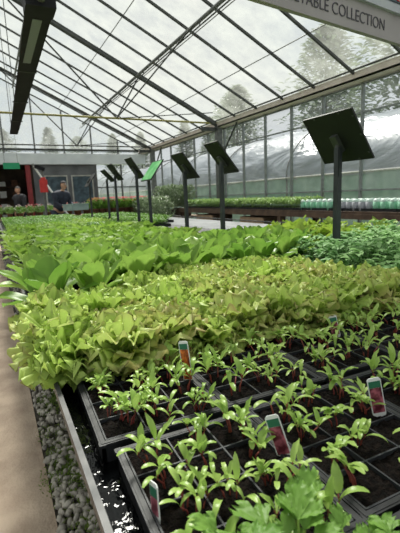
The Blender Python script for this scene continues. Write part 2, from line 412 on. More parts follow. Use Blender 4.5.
# purlin pipe and the thin water line hung from it
MB().tube([(3.7, Y0, rz(3.7)-.12), (3.7, Y1, rz(3.7)-.12)], .036, 10).build('purlin', M['steel'], ceil)
b = MB().tube([(3.62, Y0, rz(3.7)-.27), (3.62, Y1, rz(3.7)-.27)], .014, 8)
for y in bars[2:]:
    b.tube([(3.62, y+.3, rz(3.7)-.27), (3.68, y+.3, rz(3.7)-.13)], .008, 6)
b.build('water_pipe', M['dark_steel'], ceil)
MB().tube([(1.2, Y0, rz(1.2)-.12), (1.2, Y1, rz(1.2)-.12)], .03, 8).build('purlin', M['steel'], ceil)
MB().tube([(-2.4, Y0, rz(-2.4)-.12), (-2.4, Y1, rz(-2.4)-.12)], .03, 8).build('purlin', M['steel'], ceil)
# eaves gutter
b = MB().span((6.04, Y0, 3.12), (6.26, Y1, 3.16)).span((6.04, Y0, 3.12), (6.06, Y1, 3.27)).span((6.24, Y0, 3.12), (6.3, Y1, 3.2))
b.build('eaves_gutter', M['gutter'], ceil)
MB().tube([(6.0, Y0, 3.30), (6.0, Y1, 3.30)], .022, 8).build('eaves_pipe', M['dark_steel'], ceil)
b = MB().span((XL-.1, Y0, 3.0), (XL+.1, Y1, 3.16)); b.build('eaves_gutter', M['white_steel'], ceil)

def truss(y, tie=True, tie_mat='yellow'):
    t = struct(empty('trim_1', (0, y, 0)), 'steel roof truss with rafters and tie bar')
    for side in (1, -1):
        xe = XW-.15 if side > 0 else XL+.15
        MB().tube([(RX, 0, rz(RX)-.10), (xe, 0, rz(xe)-.10)], .05, 8).build('rafter', M['dark_steel'], t)
    MB().tube([(XL+.2, 0, 3.24), (XW-.1, 0, 3.24)], .026, 8).build('tie_bar', M[tie_mat], t)
    for a, bb in (((3.1, 0, 3.24), (.7, 0, rz(.7)-.12)), ((3.1, 0, 3.24), (3.75, 0, rz(3.75)-.12)), ((-4.1, 0, 3.24), (-1.7, 0, rz(-1.7)-.12))):
        MB().tube([a, bb], .020, 6).build('strut', M['dark_steel'], t)
    MB().tube([(3.1, 0, 3.24), (3.66, -3.4, rz(3.7)-.14)], .016, 6).build('brace', M['dark_steel'], t)
    MB().tube([(3.1, 0, 3.24), (5.6, -.6, rz(5.6)-.1)], .012, 6).build('brace', M['dark_steel'], t)
    MB().span((6.02, -.09, 0), (6.18, .09, 3.15)).build('column', M['steel'], t)
    MB().span((5.55, -.05, 3.02), (6.05, .05, 3.12)).build('bracket', M['dark_steel'], t)
    MB().tube([(6.1, -.05, 2.2), (6.1, -1.0, 3.1)], .028, 6).build('knee_brace', M['dark_steel'], t)
    MB().span((XL, -.08, 0), (XL+.16, .08, 3.1)).build('column', M['steel'], t)
    return t
truss(10.53)
truss(4.53-3, tie_mat='dark_steel')
t2 = truss(16.0, tie_mat='dark_steel')
# glass side walls: one window per bay with its own frame and pane
k = 0
for side, X in ((1, XW), (-1, XL)):
    nm = 'right' if side > 0 else 'left'
    struct(MB().span((X-.06, Y0, -.05), (X+.06, Y1, .35)).build('wall_'+nm, M['greywall']), 'low plinth wall under the side glazing')
    for y in bars[:-1]:
        k += 1
        fr = MB()
        fr.span((X-.03, y-.022, .35), (X+.03, y+.022, 3.14))
        for z in (.37, 1.18, 2.6, 3.1):
            fr.span((X-.022, y, z-.014), (X+.022, y+1, z+.014))
        f = struct(fr.build('window_%d' % k, M['frame']))
        f['label'] = 'side wall glazing bay with steel bars'
        pn = MB(); pn.add([(X, y, .37), (X, y+1, .37), (X, y+1, 3.1), (X, y, 3.1)], [(0, 1, 2, 3)])
        pn.build('pane', M['wallglass'], f)

# ------------------------------------------------------------------ far end: gable glass and shop front
YF = 17.6
struct(MB().span((1.6, YF, 0), (4.1, YF+.12, 2.7)).span((4.1, YF, 0), (XW, YF+.12, .8)).build('wall_far', M['greywall']), 'grey wall at the far end')
struct(MB().span((XL, YF, 0), (-2.2, YF+.12, 2.7)).build('wall_far.001', M['brick']), 'brown wall at the far end beyond the path')
struct(MB().span((XL, YF-.16, 2.68), (XW, YF+.14, 3.1)).build('trim_2', M['fascia']), 'white fascia above the shop front')
struct(MB().span((XL, YF-.05, 3.22), (XW, YF+.05, 3.3)).build('trim_3', M['dark_steel']), 'gable tie beam')
# gable panes
gx = [XL+.1+i*1.12 for i in range(13)]
for i in range(len(gx)-1):
    k += 1; a, c = gx[i], gx[i+1]
    fr = MB().span((a-.025, YF-.03, 3.1), (a+.025, YF+.03, rz(a)-.05))
    f = struct(fr.build('window_%d' % k, M['steel'])); f['label'] = 'gable glazing bay above the fascia'
    pn = MB(); m_ = [(a, YF, 3.1), (c, YF, 3.1), (c, YF, rz(c)), (a, YF, rz(a))]
    if a < RX < c: m_ = m_[:3]+[(RX, YF, rz(RX))]+m_[3:]
    pn.add(m_, [tuple(range(len(m_)))]); pn.build('pane', M['gableglass'], f)
# end wall lower glazing at the far corner
for i in range(2):
    k += 1; a = 4.1+i*1.1
    fr = MB().span((a-.03, YF-.04, .8), (a+.03, YF+.04, 2.7)).span((a, YF-.03, 1.7), (a+1.1, YF+.03, 1.74))
    f = struct(fr.build('window_%d' % k, M['steel'])); f['label'] = 'end wall glazing beside the grey shop wall'
    pn = MB(); pn.add([(a, YF, .8), (a+1.1, YF, .8), (a+1.1, YF, 2.7), (a, YF, 2.7)], [(0, 1, 2, 3)]); pn.build('pane', M['wallglass'], f)
# recessed shop interior behind the open front
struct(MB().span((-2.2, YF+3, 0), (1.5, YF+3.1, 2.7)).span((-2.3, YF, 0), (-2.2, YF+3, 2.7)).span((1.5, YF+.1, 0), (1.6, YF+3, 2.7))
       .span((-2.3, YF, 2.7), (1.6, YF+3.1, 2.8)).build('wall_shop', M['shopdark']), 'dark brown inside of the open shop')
d = struct(MB().span((1.32, YF-.1, 0), (1.5, YF+.06, 2.66)).build('door_1', M['dkred']), 'dark red jamb of the shop opening')
# windows in the grey shop wall
for i, a in enumerate((2.0, 3.05)):
    k += 1
    fr = MB().span((a, YF-.05, .9), (a+.05, YF, 2.2)).span((a+.85, YF-.05, .9), (a+.9, YF, 2.2)).span((a, YF-.05, .85), (a+.9, YF, .9)).span((a, YF-.05, 2.2), (a+.9, YF, 2.25))
    f = struct(fr.build('window_%d' % k, M['white_steel'])); f['label'] = 'dark window in the grey shop wall'
    MB().span((a+.05, YF-.02, .9), (a+.85, YF-.01, 2.2)).build('pane', M['pict'], f)
# shelving inside shop
s = tag(empty('shop_shelf', (-.3, YF+2.6, 0)), 'brown shelving unit inside the open shop', 'shelf')
for z in (.4, .9, 1.4, 1.9): MB().span((-1.4, -.25, z), (1.5, .25, z+.04)).build('shelf', M['dkwood'], s)
for x in (-1.4, .05, 1.5): MB().span((x-.03, -.25, 0), (x+.03, .25, 2.1)).build('upright', M['dkwood'], s)
cols = ['terracotta', 'pot', 'wood', 'dkwood', 'white', 'terracotta']
j = 0
for z, zn in ((.44, 'lowest'), (.94, 'second'), (1.44, 'third'), (1.94, 'top')):
    for i in range(6):
        x = -1.5+.5*i; h = random.uniform(.18, .34)
        o = MB().box((0, 0, h/2), (.26, .26, h)).build('carton', M[cols[j % 6]], loc=(x, YF+2.6, z))
        MB().box((0, 0, h+.004), (.10, .262, .008)).build('tape', M['wood'], o)
        tag(o, 'small carton, %s along the %s shelf inside the shop' % (ORD[i], zn), 'carton', 'cartons on the shop shelves'); j += 1
# green plate hanging before the fascia
o = tag(empty('hanging_plate', (.72, 15, 2.42)), 'small green plate hanging before the white fascia', 'sign')
MB().box((0, 0, 0), (.5, .03, .2)).build('panel', M['green_plate'], o)
for x in (-.2, .2): MB().tube([(x, 0, .1), (x, 0, rz(.72)-2.46)], .006, 5).build('hanger', M['steel'], o)

# ------------------------------------------------------------------ outdoors: tunnel and trees
t = tag(empty('polytunnel', (8.2, 0, 0)), 'long white polytunnel outside with teal netting low on its side', 'polytunnel')
b = MB(); ny, na = 60, 18; ya, yb = -2, 40
prof = [(0, 1.62)]+[(2.6*(1-math.cos(a))*.95, 1.62+1.75*math.sin(a)) for a in [PI/2*i/12 for i in range(1, 13)]]+[(3.6, 3.2), (4.5, 2.6), (5, 1.6), (5, 0)]
vs, fs = [], []
for i in range(ny+1):
    y = ya+(yb-ya)*i/ny
    for j, (x, z) in enumerate(prof):
        vs.append((x+.05*math.sin(y*2.3+j), y, z+.05*math.sin(y*3.1+j*1.3)-.06*abs(math.sin(y*PI/2))))
m_ = len(prof)
for i in range(ny):
    for j in range(m_-1): fs.append((i*m_+j, i*m_+j+1, (i+1)*m_+j+1, (i+1)*m_+j))
b.add(vs, fs); b.build('film', M['film'], t, smooth=True)
MB().span((0, ya, 0), (.03, yb, 1.62)).build('side_netting', M['netting'], t)
MB().tube([(-.03, ya, 1.63), (-.03, yb, 1.63)], .03, 6).build('rail', M['white_steel'], t)
for y in range(-2, 41, 4):
    MB().tube([(-.02, y, 0)]+[(x-.03, y, z+.03) for x, z in prof[:14]], .025, 6).build('hoop', M['steel'], t)

def crown(h, r, n, conifer=True):
    b = MB(); z0 = h*.12
    for i in range(n):
        t = random.random()**.8
        z = z0+(h-z0)*t
        rr = r*((1-t)**.8 if conifer else math.sin(PI*min(1, .12+t*.88))**.7)*(.75+.5*random.random()*random.random()+.18*math.sin(9*t+i % 7))
        a = random.random()*2*PI; q = rr*math.sqrt(random.random())
        L_ = random.uniform(.2, .5)
        b.leaf((q*math.cos(a), q*math.sin(a), z), a+random.uniform(-.7, .7), L_, L_*.5, random.uniform(-.3, .6), random.uniform(-.8, .2),
               lambda t: math.sin(PI*min(1, .2+t*.8)), nl=2, nw=2, fold=.3)
    return b
tr_meshes = []
for i in range(4):
    tr_meshes.append((crown(10, 2.6, 3600, i % 2 == 0).mesh('crown', True), MB().tube([(0, 0, 0), (.1, 0, 4), (0, .1, 9)], [.22, .14, .03], 8).mesh('trunk', True)))
for me_ in tr_meshes: me_[0].materials.append(M['tree']); me_[1].materials.append(M['bark'])
tp = [(19, 14, 1.15, 1), (21, 21.5, 1.2, 3), (18, 28, .95, 1), (22, 35, 1.1, 3), (20, 42, .95, 0), (26, 47, 1.1, 2), (27, 27, 1.1, 1), (18, 7.5, .8, 3),
      (-4, 31, .75, 1), (1.0, 30, .6, 3), (4.6, 35, .7, 2), (9, 46, .8, 1), (14, 50, .9, 0), (-9, 33, .8, 3), (-.5, 38, .85, 1), (19, 54, 1.0, 2)]
tl = ['tall', 'slim', 'broad', 'ragged']
for i, (x, y, s_, v) in enumerate(tp):
    o = empty('tree', (x, y, -.06), i*1.3); o.scale = (s_, s_, s_)
    for nm, me_ in (('crown', tr_meshes[v][0]), ('trunk', tr_meshes[v][1])):
        c = bpy.data.objects.new(nm, me_); col.objects.link(c); c.parent = o
    side = 'beyond the white polytunnel' if i < 8 or i in (12, 15) else 'behind the far gable'
    kk = [q for q in range(len(tp)) if (q < 8 or q in (12, 15)) == (i < 8 or i in (12, 15))]
    kk.sort(key=lambda q: tp[q][1]/1.0 if (i < 8 or i in (12, 15)) else tp[q][0])
    tag(o, 'hazy grey-green tree %s, %s along its line' % (side, ORD[kk.index(i)]), 'tree', 'trees outside the glasshouse')

# ------------------------------------------------------------------ the long growing bench
BX0, BX1, BY0, BY1 = .088, 4.0, -.6, 12.0
g = tag(empty('growing_bench', (BX0, BY0, 0)), 'long low metal growing bench with aluminium rim and black liner', 'bench')
def W(o):  # children given in world space
    o.location = (-BX0, -BY0, 0); return o
def at(b, nm, m, sm=False): return W(b.build(nm, m, g, sm))
b = MB()
for a, c in (((BX0, BY0), (BX0+.009, BY1)), ((BX1-.016, BY0), (BX1, BY1)), ((BX0, BY0), (BX1, BY0+.016)), ((BX0, BY1-.016), (BX1, BY1))):
    b.span((a[0], a[1], .724), (c[0], c[1], .742))
b.span((BX0-.001, BY0, .738), (BX0+.010, BY1, .744))
rim = at(b, 'rim', M['alu'])
at(MB().span((BX0+.009, BY0+.016, .68), (BX1-.016, BY1-.016, .694)), 'liner', M['liner'])
at(MB().span((BX0+.004, BY0+.004, .694), (BX0+.010, BY1-.02, .726)), 'liner_upstand', M['liner'])
at(MB().span((2.9, 4.6, .694), (BX1-.02, BY1-.02, .698)), 'capillary_mat', M['mat'])
b = MB(); b.add([(BX0+.010, BY0+.02, .703), (.9, BY0+.02, .703), (.9, 3.2, .703), (BX0+.010, 3.2, .703)], [(0, 1, 2, 3)])
at(b, 'water', M['water'])
for y in (-.3, 2.1, 4.5, 6.9, 9.3, 11.6):
    for x in (.75, 3.5):
        at(MB().span((x-.03, y-.03, -.02), (x+.03, y+.03, .68)), 'leg', M['steel'])

# ------------------------------------------------------------------ seedling trays
TW, TL, TP, TQ = .268, .33, .2775, .345
TROT = math.radians(2.0)
def tray_shell(wd, ln, h=.05):
    b = MB(); t_ = .008
    for s_ in (-1, 1):
        b.box((s_*(wd/2-t_/2), 0, h/2), (t_, ln, h)); b.box((0, s_*(ln/2-t_/2), h/2), (wd, t_, h))
        b.box((s_*(wd/2-.002), 0, h-.004), (.011, ln+.010, .006)); b.box((0, s_*(ln/2-.002), h-.004), (wd+.010, .011, .006))
    b.box((0, 0, .004), (wd-.01, ln-.01, .006))
    return b
def soil(wd, ln, z, n=26, amp=.006):
    b = MB(); vs, fs = [], []
    for i in range(n+1):
        for j in range(n+1):
            vs.append((-wd/2+wd*i/n, -ln/2+ln*j/n, z+random.uniform(-amp, amp)*(0 < i < n and 0 < j < n)))
    for i in range(n):
        for j in range(n):
            a = i*(n+1)+j; fs.append((a, a+n+1, a+n+2, a+1))
    b.add(vs, fs); return b
NX, NY = 3, 4
def cell_insert():
    b = MB(); wd, ln = TW-.022, TL-.022
    for i in range(NX+1): b.box((-wd/2+wd*i/NX, 0, .030), (.003, ln, .040))
    for j in range(NY+1): b.box((0, -ln/2+ln*j/NY, .030), (wd, .003, .040))
    return b
def strap(t): return (.22+1.5*t if t < .45 else 1-.05*(t-.45)) * (1 if t < .75 else math.sqrt(max(0, 1-((t-.75)/.27)**2)))
def seedling(seed):
    random.seed(seed); lf, st = MB(), MB()
    for k in range(random.choice([3, 3, 4, 4])):
        a = random.random()*2*PI; q = random.uniform(.002, .014); lean = random.uniform(.1, .7); hs = random.uniform(.016, .034)
        x, y = q*math.cos(a), q*math.sin(a)
        top = (x+hs*lean*math.cos(a), y+hs*lean*math.sin(a), hs)
        st.tube([(x, y, -.006), (x+hs*lean*.3*math.cos(a), y+hs*lean*.3*math.sin(a), hs*.5), top], [.0015, .0013, .0010], 6)
        a0 = a+random.uniform(-.7, .7)
        for m_ in range(2):                        # pair of long narrow seed leaves arching over
            aa = a0+m_*PI+random.uniform(-.4, .4)
            lf.leaf(top, aa, random.uniform(.026, .042), random.uniform(.0065, .0095), random.uniform(.7, 1.35), random.uniform(-1.3, -.1), strap, nl=7, nw=2, fold=.25, bend=random.uniform(-.5, .5))
        for m_ in range(random.choice([0, 1, 2])):  # young true leaves
            aa = a0+PI/2+m_*PI+random.uniform(-.5, .5); l_ = random.uniform(.022, .040)
            st2 = (top[0]+.008*math.cos(aa)*.4, top[1]+.008*math.sin(aa)*.4, top[2]+.008)
            st.tube([top, st2], [.0010, .0008], 5)
            lf.leaf(st2, aa, l_, random.uniform(.009, .013), random.uniform(1.0, 1.45), random.uniform(-.5, .9),
                    lambda t: math.sin(PI*min(1, .1+.9*t))**.8*(1 if t < .9 else .7), nl=6, nw=4, fold=.35, ruf=.001, freq=5, ph=random.random()*6, bend=random.uniform(-.5, .5))
    L_ = lf.mesh('seedling', True); S_ = st.mesh('red_stem', True)
    L_.materials.append(M['beet']); S_.materials.append(M['stem'])
    return L_, S_
SEED = [seedling(100+i) for i in range(12)]
shellm = tray_shell(TW, TL).mesh('tray_shell', False); shellm.materials.append(M['tray'])
insm = cell_insert().mesh('cell_insert', False); insm.materials.append(M['insert'])
soilm = [soil(TW-.02, TL-.02, .043, 30, .005).mesh('compost', True) for _ in range(3)]
for s_ in soilm: s_.materials.append(M['soil'])
def child(nm, me_, par, loc=(0, 0, 0), rz_=0, sc_=1):
    o = bpy.data.objects.new(nm, me_); col.objects.link(o); o.parent = par; o.location = loc
    o.rotation_euler = (0, 0, rz_); o.scale = (sc_,)*3; return o
random.seed(21)
rown = ['the parsley-side row', 'the lettuce-side row']
ncol = 6
for r_ in range(2):
    for c_ in range(ncol):
        x = .272+TP*c_+ (.010 if r_ == 0 else 0); y = (.505 if r_ == 0 else .865)-.004*c_
        t = tag(empty('seedling_tray', (x, y, .694), TROT*-1), None, 'seedling tray', 'black seedling trays')
        where = 'first from the path' if c_ == 0 else ('last from the path' if c_ == ncol-1 else '%s from the path' % ORD[c_])
        t['label'] = 'tray of red-stemmed beet seedlings, %s in %s' % (where, rown[r_])
        child('tray_shell', shellm, t); child('cell_insert', insm, t); child('compost', soilm[c_ % 3], t)
        for i in range(NX):
            for j in range(NY):
                px = (-.5+(i+.5)/NX)*(TW-.022)+random.uniform(-.012, .012); py = (-.5+(j+.5)/NY)*(TL-.022)+random.uniform(-.012, .012)
                L_, S_ = random.choice(SEED)
                o = child('seedling', L_, t, (px, py, .040), random.random()*6.28, random.uniform(.95, 1.4))
                child('red_stem', S_, o)
                if random.random() < .4:
                    L_, S_ = random.choice(SEED)
                    o = child('seedling', L_, t, (px+random.uniform(-.022, .022), py+random.uniform(-.026, .026), .042), random.random()*6.28, random.uniform(.75, 1.1))
                    child('red_stem', S_, o)

# plant labels stuck in the compost
def plant_label(x, y, rz_, tilt, lean, pic, label, h=.086, w=.026):
    o = tag(empty('plant_label', (x, y, .730)), label, 'plant label', 'plant labels in the seedling trays')
    o.rotation_euler = (tilt, lean, rz_)
    b = MB(); t_ = .0009
    pts = [(-w/2, 0.012), (w/2, .012), (w/2, h-.004), (w/2-.004, h), (-w/2+.004, h), (-w/2, h-.004)]
    n_ = len(pts)
    b.add([(px, -t_, pz) for px, pz in pts]+[(px, t_, pz) for px, pz in pts],
          [tuple(range(n_)), tuple(range(n_, 2*n_))[::-1]]+[(i, i+n_, (i+1) % n_+n_, (i+1) % n_) for i in range(n_)])
    b.add([(-w/2, -t_, .012), (w/2, -t_, .012), (0, -t_, -.03), (-w/2, t_, .012), (w/2, t_, .012), (0, t_, -.03)], [(0, 2, 1), (3, 4, 5), (0, 3, 5, 2), (1, 2, 5, 4)])
    b.build('plate', M['white'], o)
    MB().box((0, -t_-.0004, h-.014), (w-.004, .0006, .014)).build('header_band', M['lab_green'], o)
    MB().box((0, -t_-.0004, (h-.021+.014)/2), (w-.004, .0006, h-.036)).build('picture', M[pic], o)
plant_label(.392, .862, -.85, -.1, -.16, 'lab_orange', 'slim plant label with orange and red picture before the frilly lettuces', h=.112)
plant_label(.412, .505, -.75, -.12, -.34, 'lab_red', 'leaning beetroot plant label on the divide between the first two trays')
plant_label(.665, .515, -.5, -.05, -.18, 'lab_red', 'upright beetroot plant label standing in third tray from the path', h=.09, w=.028)
plant_label(.935, .895, -.5, -.12, -.2, 'lab_red', 'small beetroot plant label deep among seedlings near the lettuces', h=.078)
plant_label(.160, .490, -1.45, -.1, -.25, 'lab_red', 'plant label seen edge-on at the path-side rim of a tray', h=.06)

# ------------------------------------------------------------------ leafy plants
def fan(t): return (.16+1.05*t**.8) if t < .8 else (.16+1.05*.8**.8)*(1-.5*((t-.8)/.2)**2)
def frilly(seed):
    random.seed(seed); b = MB()
    for ring, (nn, e0, e1, L_) in enumerate(((8, .45, -.5, .115), (9, .85, -.1, .118), (9, 1.15, .45, .115), (8, 1.4, .9, .10))):
        for k in range(nn):
            a = 2*PI*k/nn+ring*.5+random.uniform(-.25, .25)
            l_ = L_*random.uniform(.8, 1.2)
            b.leaf((.008*math.cos(a), .008*math.sin(a), .01), a, l_, l_*random.uniform(.8, 1.08), e0+random.uniform(-.2, .2), e1+random.uniform(-.5, .4), fan,
                   nl=12, nw=28, fold=.12, frill=.0115*random.uniform(.8, 1.3), ph=random.random()*6, bend=random.uniform(-.3, .3))
    m_ = b.mesh('frilly_lettuce', True); m_.materials.append(M['frill']); return m_
def spoon(t): return (.30+.35*t if t < .3 else .405+1.1*(t-.3)) if t < .7 else max(.05, .845*math.sqrt(max(0, 1-((t-.7)/.31)**2)))
def romaine(seed):
    random.seed(seed); b = MB()
    for ring, (nn, e0, e1, L_) in enumerate(((6, .9, .35, .18), (6, 1.25, .9, .20), (4, 1.45, 1.25, .18))):
        for k in range(nn):
            a = 2*PI*k/nn+ring*.6+random.uniform(-.3, .3); l_ = L_*random.uniform(.8, 1.12)
            b.leaf((.01*math.cos(a), .01*math.sin(a), .0), a, l_, l_*random.uniform(.38, .5), e0+random.uniform(-.2, .12), e1+random.uniform(-.5, .2), spoon,
                   nl=10, nw=6, fold=.4, ruf=.004, freq=4, ph=random.random()*6, bend=random.uniform(-.25, .25))
    m_ = b.mesh('romaine_lettuce', True); m_.materials.append(M['rom']); return m_
def loose(seed):
    random.seed(seed); b = MB()
    for ring, (nn, e0, e1, L_) in enumerate(((6, .6, -.2, .14), (5, 1.0, .4, .15), (4, 1.35, 1.0, .13))):
        for k in range(nn):
            a = 2*PI*k/nn+ring*.6+random.uniform(-.3, .3); l_ = L_*random.uniform(.8, 1.2)
            b.leaf((.01*math.cos(a), .01*math.sin(a), .0), a, l_, l_*random.uniform(.6, .8), e0+random.uniform(-.2, .2), e1+random.uniform(-.3, .3), spoon,
                   nl=6, nw=4, fold=.3, ruf=.006, freq=4, ph=random.random()*6)
    m_ = b.mesh('loose_leaf_lettuce', True); m_.materials.append(M['loose']); return m_
def compound(name, seed, mt, n=26, h=.2, sp=.11, ls=.05, lobed=True):
    random.seed(seed); b = MB()
    for k in range(n):
        a = random.random()*2*PI; q = sp*math.sqrt(random.random()); z = h*(.35+.65*random.random())*(1-.35*(q/sp)**2)
        for m_ in range(3 if lobed else 1):
            aa = a+(m_-1)*.8+random.uniform(-.3, .3); l_ = ls*random.uniform(.7, 1.25)
            b.leaf((q*math.cos(a), q*math.sin(a), z), aa, l_, l_*.62, random.uniform(-.1, .7), random.uniform(-.9, .1),
                   lambda t: math.sin(PI*min(1, .12+.88*t))*(1+.25*math.sin(t*16)), nl=5, nw=2, fold=.3)
        b.tube([(0, 0, 0), (q*math.cos(a)*.5, q*math.sin(a)*.5, z*.6), (q*math.cos(a), q*math.sin(a), z)], .0016, 4, cap=False)
    m_ = b.mesh(name, True); m_.materials.append(mt); return m_
def chard(seed):
    random.seed(seed); b = MB()
    for k in range(9):
        a = random.random()*2*PI; l_ = random.uniform(.13, .21)
        b.leaf((.02*math.cos(a), .02*math.sin(a), 0), a, l_, l_*.42, random.uniform(1.0, 1.5), random.uniform(-.2, 1.0),
               lambda t: .08+(0 if t < .3 else 1.0*math.sin(PI*min(1, (t-.3)/.72))**.8), nl=8, nw=4, fold=.3, ruf=.006, freq=6, ph=random.random()*6)
    m_ = b.mesh('chard_plant', True); m_.materials.append(M['chard']); return m_
FR = [frilly(300+i) for i in range(5)]; RO = [romaine(320+i) for i in range(5)]; LO = [loose(340+i) for i in range(4)]
TO = [compound('tomato_plant', 360+i, M['tom'], 30, .19, .10, .05) for i in range(4)]; CH = [chard(380+i) for i in range(4)]
random.seed(5)
def put(nm, me_, x, y, z, s_, label, cat, group, tilt=.08):
    o = bpy.data.objects.new(nm, me_); col.objects.link(o); o.location = (x, y, z)
    o.rotation_euler = (random.uniform(-tilt, tilt), random.uniform(-tilt, tilt), random.random()*6.28); o.scale = (s_, s_, s_*random.uniform(.9, 1.15))
    return tag(o, label, cat, group)
def plain_tray(nm, x, y, wd, ln, label, h=.05, group=None):
    t = tag(empty(nm, (x, y, .694)), label, 'tray', group)
    tray_shell(wd, ln, h).build('tray_shell', M['tray'], t)
    soil(wd-.02, ln-.02, h-.012, 6, .004).build('compost', M['soil'], t); return t

# frilly lettuce block
nxf, nyf = 10, 6
for c_ in range(5):
    for r_ in range(2):
        plain_tray('lettuce_tray', .27+TP*c_, 1.235+.42*r_, TW, .40, 'black tray under frilly lettuces, %s from the path in the %s row' % (ORD[c_], ('front', 'back')[r_]), group='trays under the frilly lettuces')
for r_ in range(nyf):
    for c_ in range(nxf):
        x = .155+.134*c_+random.uniform(-.015, .015); y = 1.10+.145*r_+random.uniform(-.02, .02)-.004*c_
        if r_ == nyf-1 and c_ < 5 or r_ == nyf-2 and c_ < 2: continue
        if r_ == nyf-1 and c_ > 8: continue
        put('frilly_lettuce', random.choice(FR), x, y, .725, random.uniform(.95, 1.2), 'frilly lime lettuce with bronze edges, %s from the path in %s row' % (ORD[c_], ('the front', 'second', 'third', 'fourth', 'fifth', 'the back')[r_]),
            'lettuce', 'frilly lettuces on the bench', .15)
# romaine block
nxr, nyr = 13, 5
for c_ in range(5):
    for r_ in range(2):
        plain_tray('lettuce_tray', .37+.52*c_, 2.02+.44*r_, .5, .42, 'black tray under upright romaine, %s from the path in the %s row' % (ORD[c_], ('front', 'back')[r_]), group='trays under the romaine')
for r_ in range(nyr):
    for c_ in range(nxr):
        x = .20+.212*c_+random.uniform(-.025, .025); y = 1.86+.195*r_+.026*c_+random.uniform(-.02, .02)
        if c_ < 2 and r_ == 0: x -= .04; y -= .10
        if x > 2.15 or (x > 1.75 and y < 2.35): continue
        if abs(x-2) < .09 and abs(y-1.94) < .1: continue
        put('romaine_lettuce', random.choice(RO), x, y, .725, random.uniform(1.0, 1.2)*(1.2 if c_ < 5 and r_ < 2 else 1), 'upright spoon-leaved green romaine, %s from the path in %s row' % (ORD[c_], ('the front', 'second', 'third', 'fourth', 'the back')[r_]),
            'lettuce', 'romaine lettuces on the bench')
# loose leaf lettuces further back
nxl, nyl = 9, 15
for c_ in range(3):
    for r_ in range(7):
        plain_tray('lettuce_tray', .41+.58*c_, 3.1+.46*r_, .56, .44, 'black tray under loose bright lettuces, %s from the path, %s row back' % (ORD[c_], ORD[r_]), group='trays under the loose lettuces')
for r_ in range(nyl):
    for c_ in range(nxl):
        x = .2+.2*c_+random.uniform(-.04, .04); y = 2.95+.215*r_+random.uniform(-.04, .04)
        if c_ < 2 and r_ < 3: s_ = .7
        else: s_ = random.uniform(.9, 1.2)
        put('loose_leaf_lettuce', random.choice(LO), x, y, .725, s_, 'loose bright green lettuce, %s from the path, %s row behind the romaine' % (ORD[c_], ORD[r_]), 'lettuce', 'loose leaf lettuces on the bench')
# fine green herb trays to the far end: leafage is uncountable
def herb(seed, wd, ln, n, h, mt, ls=.035):
    random.seed(seed); b = MB()
    for k in range(n):
        x, y = random.uniform(-wd/2, wd/2), random.uniform(-ln/2, ln/2)
        z = h*random.uniform(.3, 1)
        b.leaf((x, y, .04+z), random.random()*6.28, ls*random.uniform(.7, 1.3), ls*.6, random.uniform(.1, 1.2), random.uniform(-.6, .8), lambda t: math.sin(PI*min(1, .15+.85*t)), nl=3, nw=2, fold=.3)
        if k % 6 == 0: b.tube([(x, y, .03), (x, y, .04+z)], .0015, 4, cap=False)
    m_ = b.mesh('herb_foliage', True); m_.materials.append(mt); return m_
HB = [herb(400+i, .5, .54, 900, .10, M['herb']) for i in range(3)]
HL = [herb(410+i, .5, .54, 900, .10, M['loose'], .05) for i in range(2)]
trm = tray_shell(.54, .58).mesh('tray_shell', False); trm.materials.append(M['tray'])
def herb_tray(x, y, fo, label, group, rz_=0, sc_=1):
    t = tag(empty('herb_tray', (x, y, .696), rz_), label, 'herb tray', group); t.scale = (sc_, sc_, 1)
    child('tray_shell', trm, t); c = child('foliage', fo, t); c['kind'] = 'stuff'; return t
for r_ in range(9):
    for c_ in range(3):
        herb_tray(.42+.58*c_, 6.5+.62*r_, random.choice(HB+(HL if r_ < 3 else [])), 'black tray of low green herbs, %s from the path, %s row toward the bench end' % (ORD[c_], ORD[r_]), 'herb trays on the far bench')
# half of the bench beyond the display boards
herb_tray(2.45, 6.72, HB[0], 'black tray of short herbs standing alone on the pale mat', 'herb trays beyond the boards')
for r_ in range(6):
    for c_ in range(2):
        herb_tray(2.35+.58*c_, 7.7+.62*r_, HB[(r_+c_) % 3], 'black herb tray behind the boards, %s from them, %s row back' % (ORD[c_], ORD[r_]), 'herb trays beyond the boards')
# tomato plants and chard
for r_ in range(9):
    for c_ in range(11):
        x = 1.68+.152*c_+.015*r_; y = 1.16+.152*r_
        if abs(x-2) < .07 and abs(y-1.94) < .07: continue
        if x > 3.3 or (y > 2.1 and x < 2.25) or (y > 2.25 and x < 3.0): continue
        put('tomato_plant', random.choice(TO), x, y, .71, random.uniform(.9, 1.15), 'bushy blue-green tomato seedling, %s outward in %s row beyond the lettuces' % (ORD[c_], ORD[r_]), 'tomato plant', 'tomato seedlings beyond the lettuces')
for c_ in range(3):
    for r_ in range(3):
        plain_tray('plant_tray', 1.90+.54*c_, 1.36+.46*r_, .5, .44, 'black tray under the tomato seedlings, %s outward in the %s row' % (ORD[c_], ORD[r_]), group='trays under the tomato seedlings')
for r_ in range(6):
    for c_ in range(7):
        x = 2.2+.165*c_; y = 2.36+.2*r_
        if x > 2.9 and r_ == 0: continue
        put('chard_plant', random.choice(CH), x, y, .71, random.uniform(.95, 1.25), 'yellow-green chard plant, %s outward in %s row behind the tomato seedlings' % (ORD[c_], ORD[r_]), 'chard plant', 'chard plants on the bench')
for c_ in range(2):
    plain_tray('plant_tray', 2.48+.54*c_, 3.0, .5, .8, 'black tray under the chard plants, %s' % ('nearer the boards' if c_ == 0 else 'nearer the aisle'), group='trays under the chard')

